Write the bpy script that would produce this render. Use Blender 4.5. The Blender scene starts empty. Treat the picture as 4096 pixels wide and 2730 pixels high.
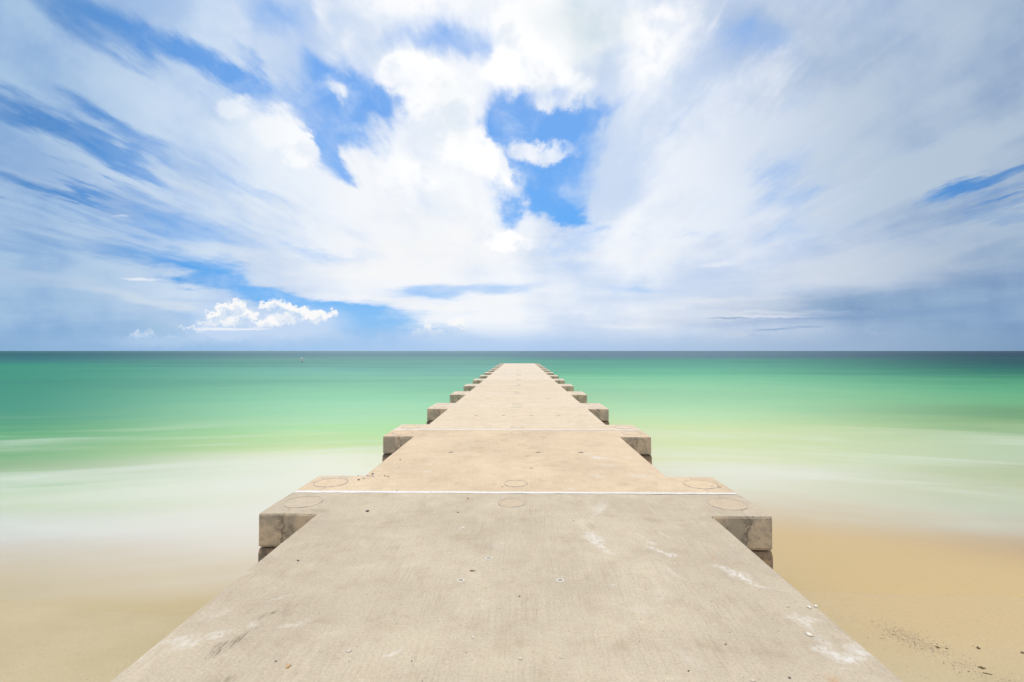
import bpy, bmesh, math, random
from mathutils import Vector, Matrix, noise as mnoise
R = math.radians
random.seed(7)
scn = bpy.context.scene
col = scn.collection

# ------------------------------------------------------------------ camera
CX, CZ = 0.062, 1.5
YAW, PITCH = R(0.948), R(1.167)
F = 17 / 36 * 4096
cam_d = bpy.data.cameras.new('camera')
cam_d.lens, cam_d.sensor_width = 17, 36
scn.cycles.use_adaptive_sampling = True
scn.cycles.adaptive_threshold = .02
scn.cycles.adaptive_min_samples = 8
cam_d.clip_start, cam_d.clip_end = 0.05, 100000
cam = bpy.data.objects.new('camera', cam_d)
cam.location = (CX, 0, CZ)
cam.rotation_euler = (R(90) + PITCH, 0, YAW)
col.objects.link(cam)
scn.camera = cam
RM = cam.rotation_euler.to_matrix()


def ray(px, py):
    return RM @ Vector(((px - 2048) / F, -(py - 1365) / F, -1))


def on_z(px, py, z=0.0):
    """where the sight line of the survey photo's pixel meets the level z"""
    d = ray(px, py)
    k = (z - CZ) / d.z
    return Vector((CX + d.x * k, d.y * k, z))


# ------------------------------------------------------------------ helpers
def lin(c):
    return tuple((v / 255 / 12.92) if v / 255 <= .04045 else ((v / 255 + .055) / 1.055) ** 2.4 for v in c)


class NT:
    def __init__(self, tree):
        self.t = tree
        tree.nodes.clear()

    def n(self, kind, **kw):
        nd = self.t.nodes.new(kind)
        for k, v in kw.items():
            setattr(nd, k, v)
        return nd

    def set(self, sock, v):
        if isinstance(v, bpy.types.NodeSocket):
            self.t.links.new(v, sock)
        elif v is not None:
            if hasattr(sock.default_value, '__len__'):
                v = tuple(v)
                if len(sock.default_value) == 4 and len(v) == 3:
                    v = v + (1,)
            sock.default_value = v

    def math(self, op, a, b=None, c=None, clamp=False):
        nd = self.n('ShaderNodeMath', operation=op, use_clamp=clamp)
        for i, v in enumerate((a, b, c)):
            self.set(nd.inputs[i], v)
        return nd.outputs[0]

    def vec(self, op, a, b=None, scale=None):
        nd = self.n('ShaderNodeVectorMath', operation=op)
        self.set(nd.inputs[0], a)
        self.set(nd.inputs[1], b)
        if scale is not None:
            self.set(nd.inputs['Scale'], scale)
        return nd.outputs['Value'] if op in ('LENGTH', 'DOT_PRODUCT') else nd.outputs[0]

    def sep(self, v):
        nd = self.n('ShaderNodeSeparateXYZ')
        self.set(nd.inputs[0], v)
        return nd.outputs

    def comb(self, x, y, z=0.0):
        nd = self.n('ShaderNodeCombineXYZ')
        for i, v in enumerate((x, y, z)):
            self.set(nd.inputs[i], v)
        return nd.outputs[0]

    def noise(self, v, scale, detail=4, rough=.5, dist=0.0, color=False, flat=False):
        nd = self.n('ShaderNodeTexNoise', noise_dimensions='2D' if flat else '3D')
        self.set(nd.inputs['Vector'], v)
        nd.inputs['Scale'].default_value = scale
        nd.inputs['Detail'].default_value = detail
        nd.inputs['Roughness'].default_value = rough
        nd.inputs['Distortion'].default_value = dist
        return nd.outputs['Color' if color else 'Fac']

    def range(self, v, a, b, c=0.0, d=1.0, smooth=True):
        nd = self.n('ShaderNodeMapRange', interpolation_type='SMOOTHSTEP' if smooth else 'LINEAR')
        if smooth and isinstance(a, (int, float)) and a > b:            # keep the steps rising
            a, b, c, d = b, a, d, c
        for i, q in enumerate((v, a, b, c, d)):
            self.set(nd.inputs[i], q)
        return nd.outputs[0]

    def mix(self, f, a, b, mode='MIX'):
        nd = self.n('ShaderNodeMix', data_type='RGBA', blend_type=mode)
        self.set(nd.inputs[0], f)
        self.set(nd.inputs[6], a)
        self.set(nd.inputs[7], b)
        return nd.outputs[2]

    def blob(self, xy, loc, rot, scale, soft=.6, k=1.0, acc=0.0):
        """adds k x an elliptic soft patch (1 inside, 0 outside) to acc; xy is a pair of float sockets"""
        c_, s_ = math.cos(rot), math.sin(rot)
        A, B = c_ / scale[0], s_ / scale[0]
        C_, D_ = -s_ / scale[1], c_ / scale[1]
        nd = self.t.nodes.new('ShaderNodeGroup')
        nd.node_tree = patch_group()
        for i, v in enumerate((xy[0], xy[1], A, B, -(loc[0] * A + loc[1] * B), C_, D_, -(loc[0] * C_ + loc[1] * D_), 1 - soft, 1 + soft, k, acc)):
            self.set(nd.inputs[i], v)
        return nd.outputs[0]

    def ramp(self, f, stops):
        nd = self.n('ShaderNodeValToRGB')
        el = nd.color_ramp.elements
        while len(el) > 1:
            el.remove(el[0])
        el[0].position, el[0].color = stops[0][0], tuple(stops[0][1]) + (1,)
        for p, c in stops[1:]:
            e = el.new(p)
            e.color = tuple(c) + (1,)
        self.set(nd.inputs[0], f)
        return nd.outputs[0]


_patch = []


def patch_group():
    if not _patch:
        g = bpy.data.node_groups.new('soft_patch', 'ShaderNodeTree')
        _patch.append(g)
        for nm in ('x', 'y', 'a', 'b', 'c', 'd', 'e', 'f', 'lo', 'hi', 'k', 'acc'):
            g.interface.new_socket(nm, in_out='INPUT', socket_type='NodeSocketFloat')
        g.interface.new_socket('sum', in_out='OUTPUT', socket_type='NodeSocketFloat')
        n = NT(g)
        i = n.n('NodeGroupInput').outputs
        o = n.n('NodeGroupOutput')
        p = n.math('MULTIPLY_ADD', i[0], i[2], n.math('MULTIPLY_ADD', i[1], i[3], i[4]))
        q = n.math('MULTIPLY_ADD', i[0], i[5], n.math('MULTIPLY_ADD', i[1], i[6], i[7]))
        ln = n.math('SQRT', n.math('MULTIPLY_ADD', p, p, n.math('MULTIPLY', q, q)))
        g_ = n.range(ln, i[8], i[9], 1.0, 0.0)
        n.set(o.inputs[0], n.math('MULTIPLY_ADD', g_, i[10], i[11]))
    return _patch[0]


def material(name):
    m = bpy.data.materials.new(name)
    m.use_nodes = True
    return m, NT(m.node_tree)


def finish(nt, color, rough=.8, height=None, bump=.3, dist=.01, spec=.3):
    b = nt.n('ShaderNodeBsdfPrincipled')
    nt.set(b.inputs['Base Color'], color)
    nt.set(b.inputs['Roughness'], rough)
    b.inputs['Specular IOR Level'].default_value = spec
    if height is not None:
        bp = nt.n('ShaderNodeBump')
        bp.inputs['Strength'].default_value = bump
        bp.inputs['Distance'].default_value = dist
        nt.set(bp.inputs['Height'], height)
        nt.set(b.inputs['Normal'], bp.outputs[0])
    o = nt.n('ShaderNodeOutputMaterial')
    nt.set(o.inputs[0], b.outputs[0])
    return b, o


def tag(o, label=None, cat=None, group=None, kind=None):
    for k, v in (('label', label), ('category', cat), ('group', group), ('kind', kind)):
        if v:
            o[k] = v
    return o


def link(name, bm, mat, parent=None, loc=None, smooth=False):
    me = bpy.data.meshes.new(name)
    bm.normal_update()
    bm.to_mesh(me)
    bm.free()
    if mat:
        me.materials.append(mat)
    for p in me.polygons:
        p.use_smooth = smooth
    o = bpy.data.objects.new(name, me)
    col.objects.link(o)
    if parent:
        o.parent = parent
    if loc is not None:
        o.location = loc
    return o


def prism(outline, z0, z1, bev, seg=2):
    bm = bmesh.new()
    lo = [bm.verts.new((x, y, z0)) for x, y in outline]
    hi = [bm.verts.new((x, y, z1)) for x, y in outline]
    bm.faces.new(hi)
    bm.faces.new(lo[::-1])
    n = len(outline)
    for i in range(n):
        j = (i + 1) % n
        bm.faces.new((lo[i], lo[j], hi[j], hi[i]))
    bm.normal_update()
    es = [e for e in bm.edges if e.is_manifold and e.calc_face_angle(0) > .5]
    bmesh.ops.bevel(bm, geom=es, offset=bev, segments=seg, profile=.6, affect='EDGES', clamp_overlap=True)
    bmesh.ops.recalc_face_normals(bm, faces=bm.faces)
    return bm


def lathe(prof, n=20):
    bm = bmesh.new()
    rings = []
    for r, z in prof:
        rings.append([bm.verts.new((r * math.cos(2 * math.pi * k / n), r * math.sin(2 * math.pi * k / n), z)) for k in range(n)])
    for a, b in zip(rings, rings[1:]):
        for k in range(n):
            bm.faces.new((a[k], a[(k + 1) % n], b[(k + 1) % n], b[k]))
    bm.faces.new(rings[0][::-1])
    bm.faces.new(rings[-1])
    bmesh.ops.recalc_face_normals(bm, faces=bm.faces)
    return bm


# ------------------------------------------------------------------ render look
scn.view_settings.view_transform = 'Standard'
scn.view_settings.look = 'None'
scn.view_settings.exposure = 0
scn.view_settings.gamma = 1

# ------------------------------------------------------------------ sky
SUN_EL, SUN_AZ = R(79), R(196)      # high, a little behind the camera; azimuth from +Y (out to sea)
world = bpy.data.worlds.new('World')
scn.world = world
world.use_nodes = True
world.cycles.sampling_method = 'NONE'      # the sky is smooth; the sun is its own lamp
w = NT(world.node_tree)
D = w.n('ShaderNodeTexCoord').outputs['Generated']
dx, dy, dz = w.sep(D)
ay = w.math('MAXIMUM', w.math('ABSOLUTE', dy), .03)
U = w.math('DIVIDE', dx, ay)
V = w.math('DIVIDE', dz, ay)
P0 = w.comb(U, V)
zz = w.math('ADD', w.math('MAXIMUM', dz, 0.0), .06)
Q = w.comb(w.math('DIVIDE', dx, zz), w.math('DIVIDE', ay, zz))          # on a level cloud deck

sky = w.n('ShaderNodeTexSky', sky_type='NISHITA', sun_disc=False)
sky.sun_elevation, sky.sun_rotation = SUN_EL, SUN_AZ
sky.air_density, sky.dust_density, sky.ozone_density = 1.0, .6, 1.5
STR = .1


def uv(px, py):                     # px in a 2353-wide copy of the photo
    d = ray(px * 4096 / 2353, py * 4096 / 2353)
    return d.x / d.y, d.z / d.y


S2 = 1 / (17 / 36 * 2353)


def field(vec, rows):
    acc = 0.0
    xy = w.sep(vec)[:2]
    for x, y, a, b, rot, k, soft in rows:
        acc = w.blob(xy, uv(x, y), -R(rot), (a * S2, b * S2), soft, k, acc)
    return acc


# wind-drawn warp: small across, long along the drift towards the horizon
QS = w.vec('MULTIPLY', Q, (1.5, .38, 1))
nA = w.vec('SUBTRACT', w.noise(QS, 1.9, 4, .5, color=True, flat=True), (.5, .5, .5))
nB = w.vec('SUBTRACT', w.noise(w.vec('MULTIPLY', Q, (3.4, 1.5, 1)), 2.0, 6, .6, color=True, flat=True), (.5, .5, .5))
nF = w.vec('SUBTRACT', w.noise(w.vec('MULTIPLY', P0, (3.0, 14, 1)), 1.0, 6, .6, color=True, flat=True), (.5, .5, .5))
up = w.range(V, .12, .34)
dn = w.math('SUBTRACT', 1.0, up)
PW = w.vec('ADD', P0, w.vec('SCALE', w.vec('ADD', w.vec('SCALE', nA, scale=.22), w.vec('SCALE', nB, scale=.10)), scale=up))
PW = w.vec('ADD', PW, w.vec('SCALE', w.vec('MULTIPLY', nF, (.34, .07, 0)), scale=dn))
nC = w.vec('SUBTRACT', w.noise(P0, 20, 5, .55, color=True, flat=True), (.5, .5, .5))
PP = w.vec('ADD', w.vec('ADD', P0, w.vec('SCALE', nB, scale=.07)), w.vec('SCALE', nC, scale=.02))   # billowy edges
QS = w.vec('MULTIPLY', Q, (1.5, .38, 1))
streak = w.noise(QS, 1.4, 5, .5, .6, flat=True)
streak2 = w.noise(w.vec('MULTIPLY', Q, (3.0, .9, 1)), 2.3, 7, .62, .4, flat=True)

holes = [  # x, y, a, b, rot, weight, soft
    (230, 30, 180, 44, 27, .95, .9), (440, 130, 120, 36, 30, .8, .9),
    (525, 195, 56, 46, 25, .9, .8), (640, 245, 110, 34, 22, .75, .9),
    (30, 250, 150, 46, 12, 1.0, .8), (230, 325, 150, 32, 22, .85, .9),
    (830, 255, 105, 85, -5, 1.0, .75), (765, 355, 90, 48, -10, 1.0, .8), (740, 200, 70, 40, 20, .5, .9), (900, 240, 50, 50, 0, .6, .8),
    (1230, 268, 120, 40, -6, .95, .9), (1155, 235, 50, 46, 20, .7, .9), (1345, 262, 60, 34, -25, .6, .9), (1250, 325, 90, 40, 10, .7, .9),
    (1235, 420, 76, 70, 10, 1.0, .8), (1300, 490, 90, 34, 12, .9, .9), (1340, 420, 50, 70, 20, .3, .9), (1160, 470, 60, 36, 20, .3, .9), (1180, 340, 40, 60, 0, .6, .9),
    (1050, 80, 110, 50, 0, .85, .8), (940, 120, 70, 30, 10, .45, .9), (640, 50, 120, 54, 30, .7, .9), (1140, 130, 36, 60, 0, .5, .9),
    (570, 665, 170, 24, 15, 1.0, .7), (400, 605, 150, 32, 17, .7, .9), (720, 705, 90, 22, 8, .9, .8),
    (860, 742, 140, 28, 3, 1.0, .8), (900, 780, 200, 24, 0, .8, .8),
    (1040, 668, 135, 16, -2, 1.0, .8), (750, 595, 110, 16, 2, .5, .9), (1420, 655, 80, 11, 0, .45, .9),
    (2270, 405, 130, 26, -18, 1.0, .8), (2290, 465, 130, 20, -12, .5, .9),
    (1740, 135, 150, 60, 15, .62, .9), (1840, 430, 70, 130, 22, .5, .9), (1560, 300, 60, 30, -30, .3, .9),
    (330, 495, 300, 42, 12, .75, .9), (80, 560, 220, 30, 4, .45, .9), (560, 470, 120, 28, 16, .55, .9), (120, 430, 180, 24, 10, .6, .9),
    (1560, 530, 60, 14, -10, .3, .9), (1300, 560, 70, 18, 0, .35, .9), (1280, 610, 60, 20, 0, .3, .9),
    (480, 760, 100, 50, 0, .55, .9), (180, 720, 230, 40, 8, .3, .9),
    (1180, 785, 180, 16, 0, .4, .9), (1060, 715, 40, 10, 0, .3, .9),
]
H = w.math('MINIMUM', field(PW, holes), 1.1)
C = w.math('SUBTRACT', 1.02, H)
C = w.math('ADD', C, w.math('MULTIPLY', w.math('MULTIPLY', w.math('SUBTRACT', w.noise(w.vec('MULTIPLY', Q, (3.2, .8, 1)), 1.5, 5, .5, .5, flat=True), .5), up), .55))
C = w.math('ADD', C, w.math('MULTIPLY', w.math('MULTIPLY', w.math('SUBTRACT', w.noise(w.vec('MULTIPLY', PW, (1.0, 1.3, 1)), 6.0, 7, .6, flat=True), .5), up), .6))
# high up the sheet is drawn out along the drift, low down it lies in flat bars
ban = w.noise(w.vec('MULTIPLY', P0, (1.7, 11, 1)), 1.0, 6, .55, flat=True)
lowk = w.range(V, .30, .10)
st = w.mix(lowk, streak, ban)
C = w.math('ADD', C, w.math('MULTIPLY', w.math('SUBTRACT', st, .5), .42))
C = w.math('ADD', C, w.math('MULTIPLY', w.math('MULTIPLY', w.math('SUBTRACT', streak2, .5), w.range(V, .15, .4)), .2))
alpha = w.range(C, -.2, 1.02)

puffs = [
    (950, 165, 70, 50, 0, 1, .45), (1000, 225, 85, 75, 20, 1, .45), (1040, 300, 75, 60, 40, 1, .45), (1100, 350, 60, 45, 45, 1, .45), (1145, 385, 26, 40, -20, .9, .5),
    (860, 150, 70, 40, 15, .55, .8), (775, 205, 30, 12, 45, .7, .8), (800, 100, 50, 40, -30, .4, .9),
    (950, 10, 170, 40, 4, .7, .8), (740, 30, 22, 40, -20, .6, .8),
    (1180, 150, 80, 46, -20, 1, .5), (1260, 90, 120, 90, 0, 1, .6), (1330, 40, 170, 60, 0, .8, .7), (1270, 180, 70, 34, 15, .7, .6),
    (1285, 238, 60, 14, 5, .5, .95), (1330, 215, 36, 14, -45, .45, .95), (1230, 215, 40, 20, 40, .4, .95),
    (1195, 350, 36, 16, 20, .8, .9), (1262, 352, 46, 18, -10, .85, .9),
    (1540, 70, 110, 80, -30, .7, .8), (1480, 180, 90, 50, -30, .5, .9), (1720, 200, 120, 60, -25, .45, .9),
    (540, 245, 34, 28, 0, .8, .5), (645, 295, 60, 44, 20, .9, .5), (705, 335, 34, 30, 20, 1, .45), (590, 330, 110, 60, 20, .6, .8), (690, 365, 30, 22, 0, .8, .6),
    (930, 385, 90, 40, 10, .6, .8), (1030, 470, 120, 60, 15, .5, .9),
    (1165, 553, 62, 18, 2, .9, .6),
]
PF = w.math('MINIMUM', field(PP, puffs), 1.2)
pal = w.range(w.math('ADD', PF, w.math('MULTIPLY', w.math('SUBTRACT', w.noise(w.vec('MULTIPLY', Q, (5, 1.8, 1)), 1.8, 6, .6, .4, flat=True), .5), .8)), .05, 1.0)

low = [   # towers low over the sea
    (545, 702, 20, 14, 0, 1, .4), (515, 710, 20, 12, 0, 1, .4), (490, 724, 18, 12, 0, 1, .4), (572, 726, 20, 14, 0, 1, .4), (500, 744, 40, 8, 0, .8, .5), (450, 757, 40, 5, 0, .8, .5), (535, 732, 34, 14, 0, .8, .5),
    (640, 697, 28, 11, 0, 1, .4), (612, 702, 22, 8, 0, 1, .4), (672, 708, 26, 9, 8, 1, .4), (702, 720, 24, 8, 10, 1, .4), (745, 722, 32, 9, 3, 1, .4), (722, 734, 26, 8, 0, .8, .5), (616, 742, 26, 11, 0, 1, .4), (600, 752, 28, 6, 0, .7, .5), (690, 728, 60, 16, 0, .6, .8), (640, 722, 40, 18, 0, .5, .8), (520, 728, 50, 24, 0, .5, .8),
    (330, 768, 18, 10, 0, .75, .5), (310, 775, 20, 6, 0, .7, .5), (365, 778, 28, 5, 0, .55, .6), (402, 776, 22, 4, 0, .5, .6),
    (985, 751, 16, 11, 0, 1, .4), (970, 768, 14, 12, 0, .8, .5), (1005, 766, 22, 8, 0, .8, .5), (1045, 741, 22, 9, 0, .9, .5), (1062, 748, 16, 11, 0, .8, .5),
    (1640, 760, 46, 5, 0, .6, .7), (1700, 769, 60, 4, 0, .55, .7), (1760, 766, 60, 4, 0, .45, .7), (1520, 783, 36, 6, 0, .5, .7), (1690, 766, 26, 8, 0, .5, .6), (1860, 762, 50, 3, 0, .45, .7), (2010, 765, 50, 3, 0, .35, .7), (1365, 775, 40, 4, 0, .5, .7), (1395, 765, 24, 3, 0, .4, .7),
]
nD = w.vec('SUBTRACT', w.noise(P0, 42, 5, .62, color=True, flat=True), (.5, .5, .5))
nE = w.vec('SUBTRACT', w.noise(P0, 110, 4, .6, color=True, flat=True), (.5, .5, .5))
PL = w.vec('ADD', w.vec('ADD', P0, w.vec('MULTIPLY', nD, (.05, .034, 0))), w.vec('MULTIPLY', nE, (.02, .016, 0)))
LF = field(PL, low)
lal = w.range(LF, .08, 1.3)
# sunlit rims: what lies just above a tower's shoulder is open
LF2 = field(w.vec('ADD', PL, (0.004, .013, 0)), low[:15] + low[22:27])
rim = w.math('SUBTRACT', 1.0, w.range(w.math('ADD', LF2, w.math('MULTIPLY', w.math('SUBTRACT', w.noise(P0, 30, 5, .6, flat=True), .5), 1.2)), .3, 1.6))

# ---- colours (display-linear; divided by the background strength below)
def kc(c, k=1.0):
    return tuple(v * k / STR for v in lin(c))


elev = w.math('MAXIMUM', V, 0.0)
skyc = w.mix(1.0, sky.outputs[0], (1, 1, 1), 'MULTIPLY')
tint = w.ramp(w.range(elev, 0, .5, smooth=False), [(0, lin((150, 192, 238))), (.12, lin((122, 190, 250))), (.35, lin((92, 178, 255))), (.7, lin((112, 178, 252))), (1, lin((118, 176, 248)))])
tint = w.vec('SCALE', tint, scale=1 / STR)
skyc = w.mix(.88, skyc, tint)
wisp = w.range(w.noise(w.vec('ADD', w.vec('MULTIPLY', P0, (2.2, 2.8, 1)), (5, 1, 0)), 3.4, 6, .58, .15, flat=True), .46, .78)
skyc = w.mix(w.math('MULTIPLY', wisp, .55), skyc, kc((205, 224, 250)))
# lens falloff put into the blue: open sky darkened towards both sides
edge = w.range(w.math('ABSOLUTE', w.math('SUBTRACT', U, -.02)), .4, 1.12)
skyc = w.mix(w.math('MULTIPLY', edge, .85), skyc, kc((68, 128, 192)))

lum = w.mix(lowk, w.noise(w.vec('ADD', QS, (7, 3, 1)), 1.1, 5, .5, flat=True), w.noise(w.vec('MULTIPLY', w.vec('ADD', P0, (4, 2, 0)), (1.5, 9, 1)), 1.0, 5, .5, flat=True))
lum2 = w.noise(P0, 4.2, 5, .55, flat=True)
shade = w.math('ADD', w.math('MULTIPLY', lum, .6), w.math('MULTIPLY', lum2, .4))
shade = w.range(shade, .36, .58)
veil = w.mix(shade, kc((204, 220, 243)), kc((243, 247, 253), 1.0))
across = w.ramp(w.range(U, -1.1, 1.1, smooth=False), [(0, lin((178, 202, 230))), (.2, lin((224, 236, 248))), (.34, (1, 1, 1)), (.6, (1, 1, 1)), (.72, lin((232, 238, 247))), (.86, lin((196, 210, 228))), (1, lin((162, 182, 204)))])  # cloud colour dimmed towards both sides, standing in for lens vignetting
veil = w.mix(1.0, veil, across, 'MULTIPLY')
# greyer cloud to the right and far left, with painted corner falloff in it
grey_r = field(PW, [(2353, 60, 420, 420, 0, .45, .9), (2300, 720, 420, 90, -4, .95, .9), (2350, 400, 300, 260, 0, .45, .9), (1950, 705, 330, 26, -3, .5, .9), (1800, 130, 260, 90, 20, .35, .9),
                    (2000, 420, 240, 140, 20, .22, .9), (1380, 40, 70, 60, 0, .28, .9), (1330, 140, 80, 30, 0, .15, .9)])
veil = w.mix(w.math('MINIMUM', grey_r, .95), veil, w.mix(w.range(elev, .05, .35), w.mix(shade, kc((118, 150, 190)), kc((142, 172, 205))), w.mix(shade, kc((150, 172, 202)), kc((182, 199, 216)))))
grey_l = field(PW, [(0, 60, 330, 240, 20, .55, .9), (0, 720, 420, 110, 8, .85, .9), (0, 430, 300, 200, 10, .4, .9), (480, 790, 460, 40, 0, .6, .9), (150, 560, 300, 70, 5, .35, .9)])
veil = w.mix(w.math('MINIMUM', grey_l, .95), veil, w.mix(shade, kc((130, 170, 214)), kc((168, 198, 226))))
out = w.mix(alpha, skyc, veil)
hz = w.ramp(w.range(U, -1.1, 1.1, smooth=False), [(0, lin((136, 174, 212))), (.3, lin((164, 200, 238))), (.5, lin((172, 202, 238))), (.72, lin((166, 190, 218))), (1, lin((120, 152, 186)))])
out = w.mix(w.math('MULTIPLY', w.range(V, .07, .0), .9), out, w.vec('SCALE', hz, scale=1 / STR))
sheets = field(PW, [
    (150, 655, 300, 14, 11, .75, .9), (380, 700, 130, 10, 10, .6, .9), (40, 628, 120, 8, 4, .5, .9), (60, 390, 190, 26, 10, .5, .9), (120, 470, 160, 10, 4, .35, .9), (300, 420, 200, 30, 18, .4, .9), (60, 540, 150, 16, 4, .35, .9),
    (420, 560, 200, 18, 12, .6, .9), (640, 530, 330, 44, 12, .7, .9), (820, 625, 300, 24, 8, .75, .9), (700, 655, 200, 14, 10, .6, .9), (1000, 590, 220, 24, 2, .6, .9), (860, 695, 220, 10, 4, .55, .9),
    (1130, 700, 180, 9, -3, .5, .9), (1120, 735, 130, 6, 0, .4, .9), (1500, 700, 240, 12, -3, .5, .9), (1450, 740, 160, 6, 0, .35, .9), (1560, 580, 160, 30, -8, .5, .9), (1420, 590, 100, 16, -4, .4, .9),
    (1900, 640, 340, 50, -11, .95, .9), (2180, 560, 220, 34, -16, .4, .9), (1760, 730, 160, 5, 0, .45, .9), (1980, 560, 140, 20, -18, .3, .9), (950, 470, 200, 60, 14, .5, .9), (1090, 545, 120, 24, 4, .5, .9)])
sh_c = w.mix(1.0, w.mix(ban, kc((240, 243, 248)), kc((252, 250, 246))), across, 'MULTIPLY')
sh_a = w.math('MULTIPLY', w.math('MINIMUM', sheets, 1.0), w.range(w.mix(up, ban, streak), .2, .62))
out = w.mix(w.math('MULTIPLY', sh_a, .85), out, sh_c)
pshade = w.noise(P0, 9, 5, .55, flat=True)
pcol = w.mix(w.range(pshade, .32, .55), kc((232, 239, 249)), kc((255, 255, 255), 1.02))
lobl = w.range(U, -.75, -.35)
pcol = w.mix(lobl, kc((226, 236, 248)), pcol)
gcore = field(PW, [(1340, 30, 110, 60, 0, .75, .9), (1350, 130, 70, 40, 0, .35, .9), (1010, 260, 40, 70, 20, .2, .9)])
pcol = w.mix(gcore, pcol, kc((206, 222, 230)))
out = w.mix(w.math('MULTIPLY', pal, .92), out, pcol)
under = field(w.vec('ADD', P0, w.vec('MULTIPLY', nD, (.03, .02, 0))), [(600, 748, 140, 34, 0, .9, .9), (700, 742, 80, 26, 0, .7, .9), (525, 730, 60, 34, 0, .9, .8), (1010, 776, 70, 18, 0, .5, .9), (360, 785, 90, 12, 0, .4, .9), (480, 772, 60, 14, 0, .35, .9)])
out = w.mix(w.math('MINIMUM', under, .85), out, kc((198, 218, 244)))
lcol = w.mix(rim, kc((198, 218, 242)), kc((250, 250, 250)))
lcol = w.mix(w.range(elev, .06, .022), lcol, kc((178, 206, 238)))
lcol = w.mix(w.range(U, .2, .5), lcol, kc((196, 208, 226)))
out = w.mix(w.math('MULTIPLY', lal, w.range(elev, .006, .03)), out, lcol)
# thin flat streaks near the sea
bars = field(w.vec('ADD', P0, w.vec('MULTIPLY', nD, (.03, .006, 0))), [
    (1680, 731, 40, 2.5, -1, .7, .7), (1900, 730, 120, 5, 0, .5, .8), (1780, 757, 40, 2, -2, .6, .7), (2150, 716, 160, 7, -4, .4, .8), (2280, 572, 70, 12, -18, .4, .9),
    (1850, 752, 40, 2, 0, .5, .7)])
out = w.mix(w.math('MINIMUM', bars, .8), out, kc((128, 160, 198)))
dashes = field(w.vec('ADD', P0, w.vec('MULTIPLY', nD, (.03, .006, 0))), [  # short white cloud dashes
    (510, 757, 55, 3, 0, .8, .7), (320, 642, 34, 3, 2, .7, .8), (1360, 520, 36, 7, -12, .5, .8), (1760, 728, 90, 3, 0, .45, .8),
    (280, 497, 14, 2, 0, .35, .9), (590, 757, 30, 2, 0, .6, .8), (1250, 668, 34, 6, 0, .5, .8), (1650, 608, 30, 5, -6, .5, .9)])
out = w.mix(w.math('MINIMUM', dashes, .9), out, kc((244, 246, 250)))
bg = w.n('ShaderNodeBackground')
w.set(bg.inputs[0], out)
bg.inputs[1].default_value = STR
# the rest of the sky, overhead and behind: the same blue with plain broken cloud
far_n = w.noise(D, 2.6, 4, .55)
rest = w.mix(w.range(far_n, .36, .56), kc((96, 160, 236)), kc((240, 244, 250)))
bg2 = w.n('ShaderNodeBackground')
w.set(bg2.inputs[0], rest)
bg2.inputs[1].default_value = STR
front = w.math('MULTIPLY', w.range(dy, .50, .56, smooth=True), w.range(V, .95, .8))
ms = w.n('ShaderNodeMixShader')
w.set(ms.inputs[0], front)
w.set(ms.inputs[1], bg2.outputs[0])
w.set(ms.inputs[2], bg.outputs[0])
wo = w.n('ShaderNodeOutputWorld')
w.set(wo.inputs[0], ms.outputs[0])

sd = bpy.data.lights.new('sun', 'SUN')
sd.energy, sd.angle, sd.color = 3.4, R(.5), (1.0, .955, .88)
sun = bpy.data.objects.new('sun', sd)
dirv = Vector((math.sin(SUN_AZ) * math.cos(SUN_EL), math.cos(SUN_AZ) * math.cos(SUN_EL), math.sin(SUN_EL)))
sun.rotation_euler = dirv.to_track_quat('Z', 'Y').to_euler()
sun.location = dirv * 50
col.objects.link(sun)

# ------------------------------------------------------------------ sand
KL = 1.7          # how much brighter a lit level surface shows than its base colour
WZ = -1.1


def alb(c, k=KL):
    return tuple(v / k for v in lin(c))


def sand_z(x, y):
    pts = [(-40, -.1), (-6, -.35), (0, -.72), (3, -.98), (5, -1.10), (9, -1.38), (14, -1.7), (30, -2.6), (80, -4), (400, -9)]
    if y <= pts[0][0]:
        z = pts[0][1]
    elif y >= pts[-1][0]:
        z = pts[-1][1]
    else:
        for (a, za), (b, zb) in zip(pts, pts[1:]):
            if a <= y <= b:
                t = (y - a) / (b - a)
                z = za + (zb - za) * t
                break
    z += .03 / (1 + math.exp(-(x - 1.0) * 1.5))
    z += .035 * mnoise.noise(Vector((x * .25, y * .3, 3))) + .008 * mnoise.noise(Vector((x * 1.3, y * 1.6, 9)))
    return z


def spaced(n0, step, n1, grow):
    v, s, out_ = 0.0, step, [0.0]
    for i in range(n0):
        v += step
        out_.append(v)
    for i in range(n1):
        s *= grow
        v += s
        out_.append(v)
    return out_


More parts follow.
